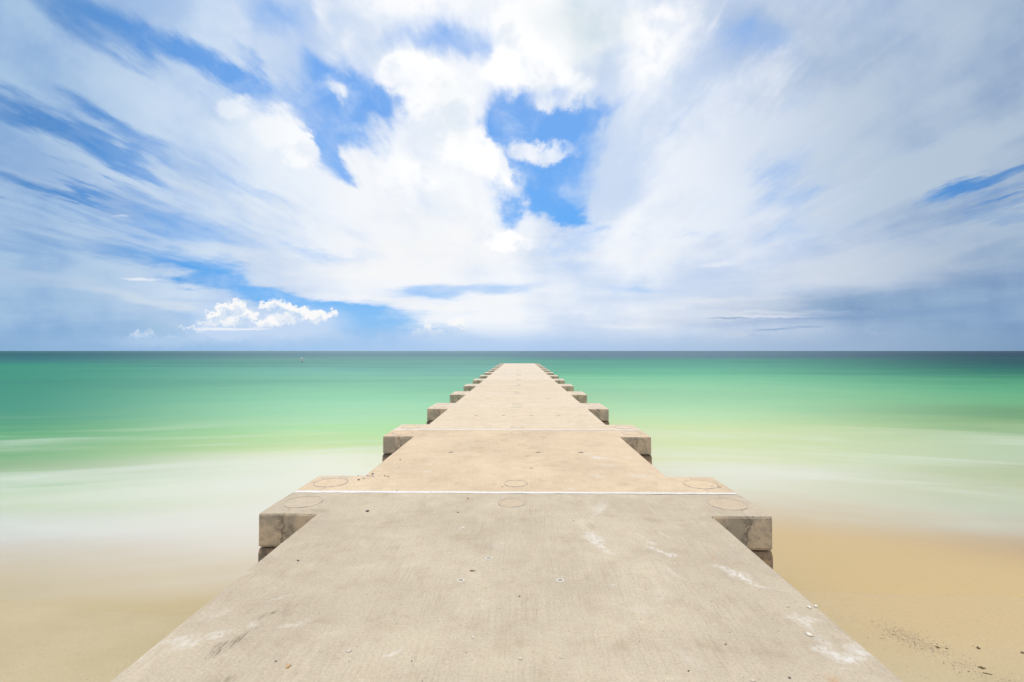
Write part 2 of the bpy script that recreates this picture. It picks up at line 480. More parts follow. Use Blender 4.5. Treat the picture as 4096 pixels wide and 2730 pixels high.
pos = spaced(60, .2, 30, 1.2)
xs = [-v for v in pos[:0:-1]] + pos
ys = [-v + 3 for v in pos[:0:-1]] + [v + 3 for v in pos]
bm = bmesh.new()
gv = [[bm.verts.new((x, y, sand_z(x, y))) for x in xs] for y in ys]
for j in range(len(ys) - 1):
    for i in range(len(xs) - 1):
        bm.faces.new((gv[j][i], gv[j][i + 1], gv[j + 1][i + 1], gv[j + 1][i]))
def sand_colour(n, pos_):
    sx, sy, sz = n.sep(pos_)
    big = n.noise(n.vec('MULTIPLY', pos_, (.5, 1.0, 0)), 1.1, 5, .55)
    c = n.mix(n.range(big, .35, .65), alb((213, 194, 151)), alb((222, 203, 162)))
    washn = n.noise(n.vec('MULTIPLY', pos_, (.9, 2.4, 0)), 1.6, 6, .6, .5)
    wash = n.math('MULTIPLY', n.range(washn, .48, .68), n.range(sy, 3.6, 2.6))
    warm = n.range(sx, 2, 4)
    c = n.mix(n.math('MULTIPLY', warm, n.range(sy, 3.2, 4.8)), c, alb((226, 198, 148)))
    c = n.mix(n.math('MULTIPLY', wash, .7), c, alb((219, 201, 158)))
    fine = n.noise(pos_, 90, 3, .6)
    c = n.mix(n.range(fine, .3, .7), n.mix(.16, c, (.1, .07, .04)), c)
    spk = n.noise(pos_, 46, 2, .5)
    c = n.mix(n.math('MULTIPLY', n.range(spk, .68, .74), .35), c, (.12, .09, .06))
    # damp darker band just above the wash
    damp = n.range(n.math('ADD', sy, n.math('MULTIPLY', n.noise(n.vec('MULTIPLY', pos_, (.4, .4, 0)), 1.0, 4), 1.5)), 5.4, 7.2)
    c = n.mix(n.math('MULTIPLY', damp, .08), c, alb((196, 176, 138)))
    return c, fine, big


m_sand, n = material('sand')
pos_ = n.n('ShaderNodeNewGeometry').outputs['Position']
sx, sy, sz = n.sep(pos_)
c, fine, big = sand_colour(n, pos_)
finish(n, c, rough=.75, height=n.math('ADD', fine, n.math('MULTIPLY', big, 1.5)), bump=.25, dist=.01, spec=.25)
sand = link('sand', bm, m_sand, smooth=True)
tag(sand, 'smooth pale tan beach sand beside the pier, running under the water', kind='structure')

# ------------------------------------------------------------------ sea
bm = bmesh.new()
xs2 = [-40000, -8000, -1500, -300, -80, -30, -12, 0, 12, 30, 80, 300, 1500, 8000, 40000]
ys2 = [-3, 2, 4, 6, 9, 14, 22, 40, 80, 200, 600, 2000, 8000, 45000]
gv = [[bm.verts.new((x, y, WZ)) for x in xs2] for y in ys2]
for j in range(len(ys2) - 1):
    for i in range(len(xs2) - 1):
        bm.faces.new((gv[j][i], gv[j][i + 1], gv[j + 1][i + 1], gv[j + 1][i]))
m_sea, n = material('sea_water')
pos_ = n.n('ShaderNodeNewGeometry').outputs['Position']
sx, sy, sz = n.sep(pos_)
sl = n.comb(sx, n.math('MULTIPLY_ADD', n.math('ABSOLUTE', sx), .2, sy), 0)     # wash runs in slightly askew to the pier
# depth coordinate: falls off with distance from the beach
inv = n.math('DIVIDE', CZ - WZ, n.math('MAXIMUM', sy, 1.0))
lat = n.math('DIVIDE', sx, n.math('ADD', n.math('MAXIMUM', sy, 1.0), .6))
n1 = n.noise(n.vec('MULTIPLY', sl, (.05, .16, 0)), 1.0, 5, .55, .4)
n2 = n.noise(n.vec('MULTIPLY', sl, (.22, .75, 0)), 1.0, 5, .55, .3)
n3 = n.noise(n.vec('MULTIPLY', pos_, (.004, .02, 0)), 1.0, 5, .6)
n4 = n.noise(n.vec('MULTIPLY', pos_, (.0005, .0035, 0)), 1.0, 5, .6)
t = n.math('MULTIPLY', inv, n.math('ADD', 1.0, n.math('MULTIPLY', n.math('SUBTRACT', n1, .5), .34)))
t = n.math('ADD', t, n.math('MULTIPLY', n.math('SUBTRACT', n2, .5), n.math('MULTIPLY', inv, .22)))
t = n.math('MULTIPLY', t, n.math('ADD', 1.0, n.math('MULTIPLY', n.math('SUBTRACT', n3, .5), .36)))
t = n.math('MULTIPLY', t, n.math('ADD', 1.0, n.math('MULTIPLY', n.math('SUBTRACT', n4, .5), .5)))
tt = n.math('DIVIDE', t, .5, clamp=True)


KW = 1.62


def stops(rows):
    return [((y - 806.8) * S2 / .5, tuple(v * q for v, q in zip(alb(c_, KW), (1.05, 1.01, 1.02)))) for y, c_ in rows]


left = n.ramp(tt, stops([(807, (84, 124, 132)), (814, (62, 108, 116)), (826, (66, 122, 125)), (841, (72, 152, 126)), (877, (74, 148, 126)), (926, (82, 152, 130)), (965, (88, 157, 125)), (999, (106, 171, 125)), (1033, (127, 177, 130)),
                         (1067, (152, 182, 142)), (1089, (168, 197, 162)), (1106, (188, 210, 180)), (1136, (193, 210, 178)), (1165, (203, 213, 194)), (1194, (208, 215, 204)), (1233, (204, 205, 194)), (1267, (203, 200, 184)), (1316, (197, 190, 166)), (1370, (196, 184, 152))]))
mid = n.ramp(tt, stops([(807, (134, 162, 168)), (812, (125, 155, 163)), (816, (115, 150, 156)), (823, (125, 162, 160)), (828, (125, 175, 160)), (834, (120, 167, 156)), (849, (130, 186, 170)), (865, (135, 192, 166)), (881, (140, 197, 166)), (901, (150, 208, 170)),
                        (925, (160, 214, 175)), (949, (170, 218, 174)), (976, (178, 222, 165)), (996, (190, 222, 165)), (1012, (200, 221, 166)), (1026, (212, 228, 180)), (1042, (225, 231, 200)), (1066, (230, 235, 211)), (1110, (229, 232, 212)), (1170, (228, 227, 211)), (1240, (226, 221, 204)), (1310, (220, 210, 186)), (1375, (212, 199, 164))]))
rmid = n.ramp(tt, stops([(807, (118, 142, 156)), (820, (110, 140, 150)), (828, (105, 163, 146)), (845, (110, 175, 150)), (861, (126, 195, 156)), (885, (150, 205, 165)), (905, (160, 208, 166)), (925, (170, 215, 170)), (945, (185, 220, 175)), (965, (195, 222, 170)),
                         (982, (205, 222, 170)), (1016, (211, 223, 174)), (1046, (218, 224, 185)), (1066, (222, 226, 200)), (1100, (222, 224, 202)), (1150, (216, 212, 194)), (1190, (212, 202, 178)), (1230, (220, 200, 164)), (1290, (225, 200, 156))]))
right = n.ramp(tt, stops([(807, (76, 100, 114)), (814, (62, 88, 102)), (834, (56, 96, 100)), (853, (60, 120, 106)), (872, (85, 155, 120)), (892, (100, 171, 130)), (916, (115, 175, 130)), (936, (112, 158, 117)), (960, (135, 172, 125)), (985, (165, 191, 150)),
                          (1009, (180, 200, 166)), (1033, (182, 200, 168)), (1058, (178, 192, 155)), (1097, (185, 195, 160)), (1136, (190, 200, 175)), (1165, (188, 191, 171)), (1194, (185, 178, 160)), (1223, (177, 162, 140)), (1248, (184, 162, 131)), (1292, (202, 175, 132))]))
mid = n.mix(n.range(lat, -.12, .12), mid, rmid)
c = n.mix(n.range(lat, -.3, -1.08), mid, left)  # left and right ramps include vignette darkening painted into the water colour
c = n.mix(n.range(lat, .3, 1.05), c, right)
# long-exposure streaks: pale foam trails and darker weed patches
foam = n.noise(n.vec('MULTIPLY', sl, (.13, .5, 0)), 1.0, 4, .5, .8)
fz = n.math('MULTIPLY', n.range(inv, .12, .22), n.range(inv, .42, .3))
c = n.mix(n.math('MULTIPLY', n.math('MULTIPLY', n.range(foam, .42, .72), fz), .5), c, alb((236, 238, 226)))
weed = n.noise(n.vec('MULTIPLY', pos_, (.012, .05, 0)), 1.0, 5, .6, .5)
wz = n.math('MULTIPLY', n.range(inv, .008, .02), n.range(inv, .12, .04))
c = n.mix(n.math('MULTIPLY', n.math('MULTIPLY', n.range(weed, .45, .7), wz), .38), c, alb((84, 130, 132)))
# where the wash thins out over the sand
edge0 = n.math('ADD', n.range(lat, -.1, .45, .50, .378), n.range(lat, .55, 1.15, 0.0, .065))
ta = n.math('ADD', t, n.math('MULTIPLY', n.math('SUBTRACT', n2, .5), .05))
rel = n.math('SUBTRACT', ta, edge0)
cover = n.range(rel, .07, -.15)
shore, _f, _b = sand_colour(n, pos_)        # the last centimetres of clear water show the sand as it is
c = n.mix(cover, shore, c)
bs = n.n('ShaderNodeBsdfDiffuse')
n.set(bs.inputs['Color'], c)
bp = n.n('ShaderNodeBump')
bp.inputs['Strength'].default_value = .12
bp.inputs['Distance'].default_value = .05
n.set(bp.inputs['Height'], n2)
n.set(bs.inputs['Normal'], bp.outputs[0])
mo = n.n('ShaderNodeOutputMaterial')
n.set(mo.inputs[0], bs.outputs[0])
sea = link('sea_water', bm, m_sea)
tag(sea, 'calm emerald green sea turning milky white towards the beach', kind='structure')

# ------------------------------------------------------------------ concrete
WHITE = [  # source px: x, y, a, b, rot, strength
    (2372, 2150, 34, 20, 40, .9), (2400, 2185, 34, 9, 40, .7), (2430, 2203, 22, 5, 30, .5),
    (2600, 2172, 20, 6, 20, .6), (2615, 2195, 12, 20, -20, .6), (2650, 2210, 30, 5, 25, .7), (2685, 2222, 16, 8, 20, .7), (2660, 2140, 40, 4, 30, .4),
    (2890, 2272, 30, 8, 20, .8), (2950, 2300, 34, 14, 25, .9), (3000, 2328, 40, 8, 28, .6), (2690, 2290, 60, 5, 30, .35),
    (3215, 2490, 22, 26, 0, .7), (3250, 2480, 26, 10, 0, .7), (3160, 2470, 24, 8, 20, .4),
    (3300, 2570, 50, 12, 35, .5), (3340, 2620, 70, 14, 20, .8), (3395, 2628, 50, 18, -10, .8), (3450, 2603, 44, 22, 0, .9), (3290, 2596, 30, 10, 10, .5),
    (3375, 2675, 30, 5, 0, .5), (3060, 2350, 60, 4, 12, .4),
    (719, 2560, 60, 10, -12, .6), (740, 2578, 60, 12, -15, .7), (640, 2572, 60, 4, -35, .5), (700, 2511, 20, 5, -10, .6), (873, 2536, 46, 12, -12, .7), (1010, 2503, 16, 10, -20, .7),
    (1150, 2506, 46, 7, -6, .5), (1200, 2490, 40, 6, -10, .4), (982, 2292, 18, 7, 0, .6), (860, 2460, 60, 16, -10, .25), (540, 2640, 50, 16, -12, .35), (1120, 2390, 50, 6, -12, .35),
    (1578, 2608, 40, 9, -25, .5), (1560, 2616, 30, 6, -20, .4), (2760, 2640, 60, 14, 35, .25), (2560, 2440, 60, 10, 5, .3), (2640, 2380, 20, 30, 10, .25),
    (2400, 2030, 22, 18, -40, .5), (2385, 2055, 30, 7, -40, .4), (2000, 2180, 40, 14, 0, .25), (1850, 2112, 12, 3, 0, .6),
    (2400, 1832, 30, 5, 8, .7), (2385, 1830, 12, 6, 0, .6), (2440, 1862, 30, 6, 0, .4), (2560, 1905, 40, 6, 0, .5), (2390, 1905, 22, 8, 25, .4), (1708, 1888, 16, 4, -5, .6),
    (2345, 1817, 14, 3, 8, .5), (2395, 1711, 14, 3, 0, .7), (2280, 1955, 14, 6, 0, .5), (1960, 1900, 10, 3, 0, .5), (2500, 1830, 30, 3, 10, .4),
]
DARK = [(930, 2572, 60, 14, -27, .8), (880, 2600, 40, 14, -30, .7), (990, 2536, 60, 7, -30, .55), (1055, 2465, 40, 7, -28, .7), (1105, 2448, 40, 6, -12, .7), (1150, 2455, 10, 16, 10, .5), (860, 2620, 20, 10, -20, .6),
        (898, 2722, 34, 12, -10, .6), (1580, 2190, 26, 10, 0, .35), (1285, 2045, 30, 7, 5, .45)]
RUST = [(3337, 2720, 18, 12, 30, .7), (2850, 2230, 8, 5, 0, .4), (2480, 1935, 10, 4, 0, .2)]


def smear(nt, vec, rows):
    acc = 0.0
    xy = nt.sep(vec)[:2]
    for x, y, a, b, rot, k in rows:
        p = on_z(x, y)
        ex = on_z(x + 4 * math.cos(R(rot)), y + 4 * math.sin(R(rot))) - p
        ey = on_z(x - 4 * math.sin(R(rot)), y + 4 * math.cos(R(rot))) - p
        ang = math.atan2(ex.y, ex.x)
        la = ex.length / 4 * a
        perp = abs(-math.sin(ang) * ey.x + math.cos(ang) * ey.y)
        lb = max(perp / 4 * b, .008)
        acc = nt.blob(xy, (p.x, p.y), ang, (la, lb), .85, k, acc)
    return acc


def concrete(name, marks):
    m, n = material(name)
    geo = n.n('ShaderNodeNewGeometry')
    pos_, nor = geo.outputs['Position'], geo.outputs['True Normal']
    oi = n.n('ShaderNodeObjectInfo')
    nz = n.sep(nor)[2]
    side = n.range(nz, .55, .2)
    c = oi.outputs['Color']
    big = n.noise(pos_, .9, 5, .6)
    med = n.noise(pos_, 5, 6, .65)
    c = n.mix(n.math('MULTIPLY', n.range(big, .35, .65), .6 if marks else .22), c, n.mix(1.0, c, (.80, .79, .79), 'MULTIPLY'))
    c = n.mix(n.math('MULTIPLY', n.range(med, .45, .75), .5), c, n.mix(1.0, c, (.80, .77, .74), 'MULTIPLY'))
    # broom finish drawn along the slab
    broom = n.noise(n.vec('MULTIPLY', pos_, (1, .03, 1)), 75, 5, .72)
    broomk = n.range(n.noise(pos_, 1.7, 3), .4, .65)
    c = n.mix(n.math('MULTIPLY', n.range(broom, .45, .8), n.math('MULTIPLY_ADD', broomk, .6, .2)), c, n.mix(1.0, c, (.70, .67, .64), 'MULTIPLY'))
    c = n.mix(n.math('MULTIPLY', n.range(broom, .5, .25), .22), c, n.mix(1.0, c, (1.18, 1.17, 1.16), 'MULTIPLY'))
    fine = n.noise(pos_, 60, 5, .75)
    c = n.mix(n.math('MULTIPLY', n.range(fine, .48, .7), .55), c, n.mix(1.0, c, (.72, .69, .66), 'MULTIPLY'))
    c = n.mix(n.math('MULTIPLY', n.range(fine, .5, .32), .45), c, n.mix(1.0, c, (1.2, 1.19, 1.18), 'MULTIPLY'))
    pat = n.noise(n.vec('ADD', pos_, (3, 8, 0)), 3.1, 7, .7, .8)
    c = n.mix(n.math('MULTIPLY', n.range(pat, .52, .66), .45), c, n.mix(1.0, c, (1.15, 1.15, 1.17), 'MULTIPLY'))
    c = n.mix(n.math('MULTIPLY', n.range(pat, .46, .34), .5), c, n.mix(1.0, c, (.86, .83, .79), 'MULTIPLY'))
    grit = n.noise(pos_, 150, 3, .6)
    c = n.mix(n.math('MULTIPLY', n.range(grit, .56, .7), .5), c, n.mix(1.0, c, (.62, .58, .54), 'MULTIPLY'))
    c = n.mix(n.math('MULTIPLY', n.range(grit, .44, .3), .5), c, n.mix(1.0, c, (1.3, 1.29, 1.27), 'MULTIPLY'))
    vo = n.n('ShaderNodeTexVoronoi')
    n.set(vo.inputs['Vector'], pos_)
    vo.inputs['Scale'].default_value = 34
    dot = n.range(vo.outputs['Distance'], .16, .08)
    vr, vg, vb = n.sep(vo.outputs['Color'])
    c = n.mix(n.math('MULTIPLY', dot, n.range(vr, .8, .84)), c, (.46, .42, .35))
    c = n.mix(n.math('MULTIPLY', dot, n.range(vr, .1, .07)), c, (.10, .085, .07))
    c = n.mix(n.math('MULTIPLY', n.math('MULTIPLY', dot, n.range(vg, .9, .93)), .6), c, (.34, .2, .1))
    # hairline scuffs of salt
    salt = n.noise(n.vec('MULTIPLY', pos_, (1.6, 3.2, 1)), 2.6, 8, .72, 1.1)
    salt2 = n.noise(pos_, 22, 5, .7)
    sm = n.math('MULTIPLY', n.range(salt, .58, .74), n.range(salt2, .4, .62))
    c = n.mix(n.math('MULTIPLY', sm, .6), c, (.56, .52, .46))
    if marks:
        wn = n.vec('SUBTRACT', n.noise(pos_, 9, 5, .65, color=True), (.5, .5, .5))
        pw = n.vec('ADD', n.vec('MULTIPLY', pos_, (1, 1, 0)), n.vec('MULTIPLY', wn, (.11, .11, 0)))
        rag = n.range(n.noise(n.vec('MULTIPLY', pos_, (1, .55, 1)), 42, 5, .7), .34, .6)
        wm = n.math('MULTIPLY', n.math('MINIMUM', smear(n, pw, WHITE), 1.0), rag)
        c = n.mix(n.math('MULTIPLY', wm, .85), c, (.57, .535, .475))
        streak_ = n.range(n.noise(n.vec('MULTIPLY', pos_, (1, .12, 1)), 70, 4, .7), .42, .56)
        dm = n.math('MULTIPLY', n.math('MINIMUM', smear(n, pw, DARK), 1.0), streak_)
        c = n.mix(n.math('MULTIPLY', dm, .7), c, (.13, .105, .07))
        c = n.mix(n.math('MULTIPLY', smear(n, pw, RUST), rag), c, (.40, .20, .07))
    # weathered sides: mildew and tan blotches, a crack running down
    ox = n.n('ShaderNodeTexCoord').outputs['Object']
    rnd = oi.outputs['Random']
    offs = n.comb(n.math('MULTIPLY', rnd, 37.0), n.math('MULTIPLY', rnd, 11.0), 0)
    bl = n.noise(n.vec('ADD', n.vec('MULTIPLY', ox, (1, 1, .8)), offs), 4.2, 6, .62, .7)
    bl2 = n.noise(n.vec('ADD', ox, offs), 16, 6, .7)
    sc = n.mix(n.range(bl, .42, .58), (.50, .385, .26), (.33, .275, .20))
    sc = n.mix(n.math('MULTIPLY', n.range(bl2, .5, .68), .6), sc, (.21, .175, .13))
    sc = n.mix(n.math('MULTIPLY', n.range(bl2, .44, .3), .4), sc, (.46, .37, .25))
    v2 = n.n('ShaderNodeTexVoronoi')
    n.set(v2.inputs['Vector'], ox)
    v2.inputs['Scale'].default_value = 16
    pit = n.math('MULTIPLY', n.range(v2.outputs['Distance'], .14, .08), n.range(n.sep(v2.outputs['Color'])[0], .7, .72))
    sc = n.mix(pit, sc, (.03, .026, .02))
    oxx, oxy, oxz = n.sep(ox)
    wob = n.math('MULTIPLY', n.math('SUBTRACT', n.noise(n.vec('ADD', ox, offs), 7, 4), .5), .22)
    crk = n.math('ABSOLUTE', n.math('SUBTRACT', n.math('ADD', n.math('ABSOLUTE', oxx), wob), n.math('MULTIPLY_ADD', rnd, .16, 1.98)))
    ck = n.math('MULTIPLY', n.range(crk, .011, .002), n.range(n.math('ABSOLUTE', oxx), 1.82, 1.88))
    sc = n.mix(n.math('MULTIPLY', ck, .55), sc, (.07, .055, .04))
    halo = n.math('MULTIPLY', n.range(crk, .07, .01), n.range(bl2, .4, .6))
    sc = n.mix(n.math('MULTIPLY', halo, .5), sc, (.09, .075, .055))
    c = n.mix(n.math('MULTIPLY', ck, .25), c, (.12, .10, .08))
    # worn grey arris
    aris = n.math('MULTIPLY', n.range(nz, .25, .5), n.range(nz, .97, .85))
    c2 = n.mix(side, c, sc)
    c2 = n.mix(n.math('MULTIPLY', aris, .7), c2, n.mix(n.range(fine, .4, .6), (.47, .435, .39), (.34, .305, .27)))
    h = n.math('ADD', n.math('MULTIPLY', fine, .7), n.math('ADD', n.math('MULTIPLY', broom, .5), n.math('MULTIPLY', med, .8)))
    finish(n, c2, rough=.88, height=h, bump=.35, dist=.008, spec=.2)
    return m


m_deck_marked = concrete('stained_concrete', True)
m_deck = concrete('concrete', False)

m_beam, n = material('dirty_concrete')
pos_ = n.n('ShaderNodeNewGeometry').outputs['Position']
a = n.noise(pos_, 4, 6, .65, .5)
b = n.noise(pos_, 18, 5, .7)
c = n.mix(n.range(a, .4, .6), (.36, .25, .16), (.17, .14, .105))
c = n.mix(n.math('MULTIPLY', n.range(b, .5, .7), .5), c, (.06, .052, .042))
c = n.mix(n.range(n.sep(pos_)[2], -.85, -1.15), c, n.mix(.7, c, (.03, .035, .02)))
finish(n, c, rough=.9, height=b, bump=.4, dist=.01, spec=.2)

m_seal, n = material('white_sealant')
pos_ = n.n('ShaderNodeNewGeometry').outputs['Position']
b = n.noise(pos_, 30, 5, .7)
finish(n, n.mix(n.range(b, .4, .75), (.62, .60, .57), (.5, .46, .41)), rough=.9, height=b, bump=.3, dist=.005, spec=.1)

m_grout, n = material('plug_grout')
pos_ = n.n('ShaderNodeNewGeometry').outputs['Position']
oi = n.n('ShaderNodeObjectInfo')
b = n.noise(pos_, 12, 6, .7)
c = n.mix(n.math('MULTIPLY', n.range(b, .4, .7), .5), oi.outputs['Color'], n.mix(1.0, oi.outputs['Color'], (.82, .78, .74), 'MULTIPLY'))
f2 = n.noise(pos_, 70, 4, .7)
c = n.mix(n.math('MULTIPLY', n.range(f2, .5, .7), .4), c, n.mix(1.0, c, (.75, .72, .7), 'MULTIPLY'))
finish(n, c, rough=.9, height=f2, bump=.3, dist=.006, spec=.15)

m_ring, n = material('plug_joint')
pos_ = n.n('ShaderNodeNewGeometry').outputs['Position']
b = n.noise(pos_, 9, 5, .65)
finish(n, n.mix(n.range(b, .42, .58), (.26, .235, .205), (.44, .37, .28)), rough=.9, spec=.1)

m_white, n = material('white_plastic')
finish(n, (.62, .60, .55), rough=.6)
m_dkhole, n = material('dark_hole')
finish(n, (.13, .105, .08), rough=.9)
m_sockfill, n = material('socket_fill')
finish(n, (.33, .27, .18), rough=.9)

# ------------------------------------------------------------------ pier
HW, CW, CL, TH = 1.81, 2.36, .68, .315
JY = [5.15 + 4.06 * (k - 1) for k in range(-1, 15)]       # joints, -1 .. 14
pier = bpy.data.objects.new('concrete_pier', None)
pier.location = (0, 0, WZ)
col.objects.link(pier)
tag(pier, 'long pale concrete pier running straight out from the beach into the green sea', 'pier')
ZB = -WZ        # parts are placed relative to the pier's base


def outline(y0, y1, far_cap=True):
    rng = random.Random(int(y0 * 100) + 5)
    pts = [(-CW, y0), (CW, y0), (CW, y0 + CL), (HW, y0 + CL), (HW, y1 - CL), (CW, y1 - CL), (CW, y1), (-CW, y1), (-CW, y1 - CL), (-HW, y1 - CL), (-HW, y0 + CL), (-CW, y0 + CL)]
    res = []
    for (xa, ya), (xb, yb) in zip(pts, pts[1:] + pts[:1]):
        d = math.hypot(xb - xa, yb - ya)
        k = max(1, int(d / .14))
        nx, ny = (yb - ya) / d, -(xb - xa) / d
        for i in range(k):
            t_ = i / k
            j = 0 if i == 0 else rng.uniform(-.003, .003) - (.012 * rng.random() if rng.random() < .06 else 0)
            res.append((xa + (xb - xa) * t_ + nx * j, ya + (yb - ya) * t_ + ny * j))
    return res


def disc(r0, r1, z, n=40, wob=0.0, seed=0):
    """flat annulus r0..r1, 3 mm thick"""
    rng = random.Random(seed)
    ph = [rng.uniform(0, 6.28) for _ in range(4)]
    bm = bmesh.new()

    def rr(r, a):
        return r * (1 + wob * (math.sin(2 * a + ph[0]) + .6 * math.sin(3 * a + ph[1]) + .4 * math.sin(7 * a + ph[2])))
    rings = []
    for r, zz_ in ((r0, z), (r1, z), (r1, z - .006)):
        rings.append([bm.verts.new((rr(r, 2 * math.pi * k / n) * math.cos(2 * math.pi * k / n), rr(r, 2 * math.pi * k / n) * math.sin(2 * math.pi * k / n), zz_)) for k in range(n)])
    for a_, b_ in zip(rings, rings[1:]):
        for k in range(n):
            bm.faces.new((a_[k], b_[k], b_[(k + 1) % n], a_[(k + 1) % n]))
    bmesh.ops.recalc_face_normals(bm, faces=bm.faces)
    return bm


def cap_disc(r, z, n=40, wob=0.0, seed=0):
    bm = disc(r * .5, r, z, n, wob, seed)
    bm.verts.ensure_lookup_table()
    bm.faces.new([bm.verts[k] for k in range(n)])
    bmesh.ops.recalc_face_normals(bm, faces=bm.faces)
    return bm


tones = {-1: (.47, .41, .32), 0: (.452, .380, .276), 1: (.55, .43, .29)}
protos = {}


def plug(parent, x, y, r, tone, seed):
    key = ('p', r, seed % 3)
    if key not in protos:
        protos[key] = (cap_disc(r - .006, .0022, 40, .012, seed % 3), disc(r - .005, r + .004, .0034, 40, .012, seed % 3))
        a = link('pile_plug', protos[key][0], m_grout, parent)
        b_ = link('plug_joint', protos[key][1], m_ring, a)
        protos[key] = (a.data, b_.data)
        bpy.data.objects.remove(b_)
        bpy.data.objects.remove(a)
    g, rg = protos[key]
    a = bpy.data.objects.new('pile_plug', g)
    col.objects.link(a)
    a.parent = parent
    a.location = (x, y, 0)
    a.rotation_euler[2] = seed * 1.3
    a.color = tuple(tone) + (1,)
    # the joint line is a sub-part of the slab beside the plug
    b_ = bpy.data.objects.new('plug_joint', rg)
    col.objects.link(b_)
    b_.parent = parent
    b_.location = (x, y, 0)
    b_.rotation_euler[2] = seed * 1.3


for idx in range(len(JY) - 1):
    k = idx - 1
    ya, yb = JY[idx], JY[idx + 1]
    ym = (ya + yb) / 2
    L = (yb - ya) / 2
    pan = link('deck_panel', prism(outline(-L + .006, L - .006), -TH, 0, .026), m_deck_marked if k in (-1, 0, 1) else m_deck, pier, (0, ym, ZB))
    tone = tones.get(k)
    if tone is None:
        f_ = min(1, (k - 2) / 5)
        v = random.uniform(-.012, .012)
        tone = (.555 + .02 * f_ + v, .45 + .035 * f_ + v, .32 + .045 * f_ + v)
    pan.color = tuple(tone) + (1,)
    # pile plugs at both ends
    for e, yy in ((0, -L + .35), (1, L - .35)):
        if abs(ym + yy) > 40:
            continue
        for q, xx in enumerate((-2.09, 0, 2.09)):
            if q == 1:
                xx = random.uniform(-.03, .03)
            s = (k * 7 + e * 3 + q) % 11
            tn = [min(1, v * random.uniform(.96, 1.0)) for v in tone]
            if (k, e) == (0, 1) and q >= 1:
                tn = (.455, .365, .255)
            plug(pan, xx, yy, .182 if q != 1 else .132, tn, s)
    # lifting sockets
    if k == 0:
        for px, py in ((1059, 1335), (1287, 1335), (1123, 1284)):
            p = on_z(px * 4096 / 2353, py * 4096 / 2353)
            s_ = link('lifting_socket', disc(.0175, .0235, .0045, 24), m_white, pan, (p.x, p.y - ym, 0))
            link('socket_fill', cap_disc(.019, .0025, 24), m_sockfill, pan, (p.x, p.y - ym, 0))
    elif 0 < k < 7:
        for xx in (-.96, -.32, .33, .96):
            if k == 1 and xx == -.32:
                continue
            link('lifting_socket', cap_disc(.028, .003, 16, .08, k), m_dkhole, pan, (xx, random.uniform(-.02, .02), 0)).scale = (1.3, random.uniform(.45, .8), 1)
    # sealant over the joint at the far end, wider on the left
    if idx < len(JY) - 2:
        bm = bmesh.new()
        wl, wr = (.036, .021) if k == 0 else ((.018, .018) if k < 0 else (.025 + random.uniform(-.003, .003), .023))
        NN = 60
        rng = random.Random(k + 50)
        top = []
        for i in range(NN + 1):
            t_ = i / NN
            hw = wl + (wr - wl) * t_
            x = -CW + .03 + (2 * CW - .06) * t_
            row = [(x, -hw + rng.uniform(-.006, .006) * min(1, hw / .03), .0015), (x, -hw * .55, .0052), (x, hw * .55, .0052), (x, hw + rng.uniform(-.006, .006) * min(1, hw / .03), .0015)]
            top.append([bm.verts.new(p) for p in row])
        for a_, b_ in zip(top, top[1:]):
            for q in range(3):
                bm.faces.new((a_[q], b_[q], b_[q + 1], a_[q + 1]))
        bmesh.ops.recalc_face_normals(bm, faces=bm.faces)
        link('joint_seal', bm, m_seal, pan, (0, L, 0), smooth=True)

cap0 = pile0 = None
for idx, y in enumerate(JY):
    if idx == 0:
        continue
    o_ = [(-2.385, -.665), (2.385, -.665), (2.385, .665), (-2.385, .665)]
    if cap0 is None:
        cap0 = link('pile_cap', prism(o_, -.92, -TH - .012, .055, 2), m_beam, pier, (0, y, ZB))
        cp = cap0
        pile0 = link('pile', lathe([(.15, -2.9), (.15, -.925)], 20), m_beam, pier, (-2.0, y, ZB), smooth=False)
        ps = [pile0]
    else:
        cp = cap0.copy()
        col.objects.link(cp)
        cp.parent = pier
        cp.location = (0, y - (.3 if idx == len(JY) - 1 else 0), ZB)
        ps = []
    for q, xx in enumerate((-2.0, 0, 2.0)):
        if q < len(ps):
            continue
        p_ = pile0.copy()
        col.objects.link(p_)
        p_.parent = pier
        p_.location = (xx, cp.location.y, ZB)

# ------------------------------------------------------------------ marker buoy
bw, _n = material('weathered_white_paint'), None
bw, n = bw
pos_ = n.n('ShaderNodeNewGeometry').outputs['Position']
b = n.noise(pos_, 6, 5, .6)
finish(n, n.mix(n.range(b, .4, .65), (.66, .62, .57), (.54, .47, .42)), rough=.7)
bo, n = material('faded_orange_paint')
finish(n, (.70, .42, .30), rough=.7)
bd, n = material('algae_black')
finish(n, (.16, .22, .16), rough=.8)
p = on_z(1207, 1450.6, WZ)
buoy = bpy.data.objects.new('marker_buoy', None)
buoy.location = p
col.objects.link(buoy)
tag(buoy, 'small faded white can buoy with an orange band standing in the green water', 'buoy')
link('body', lathe([(.16, -.3), (.17, .18), (.185, .2), (.185, .8), (.17, .84), (.05, .86)], 24), bw, buoy)
link('band', lathe([(.188, .46), (.188, .62)], 24), bo, buoy)
link('cap', lathe([(.24, .84), (.25, .87), (.23, .93), (.08, 1.0), (.03, 1.04)], 24), bw, buoy)
link('waterline_collar', lathe([(.21, -.2), (.215, .1), (.19, .2)], 24), bd, buoy)

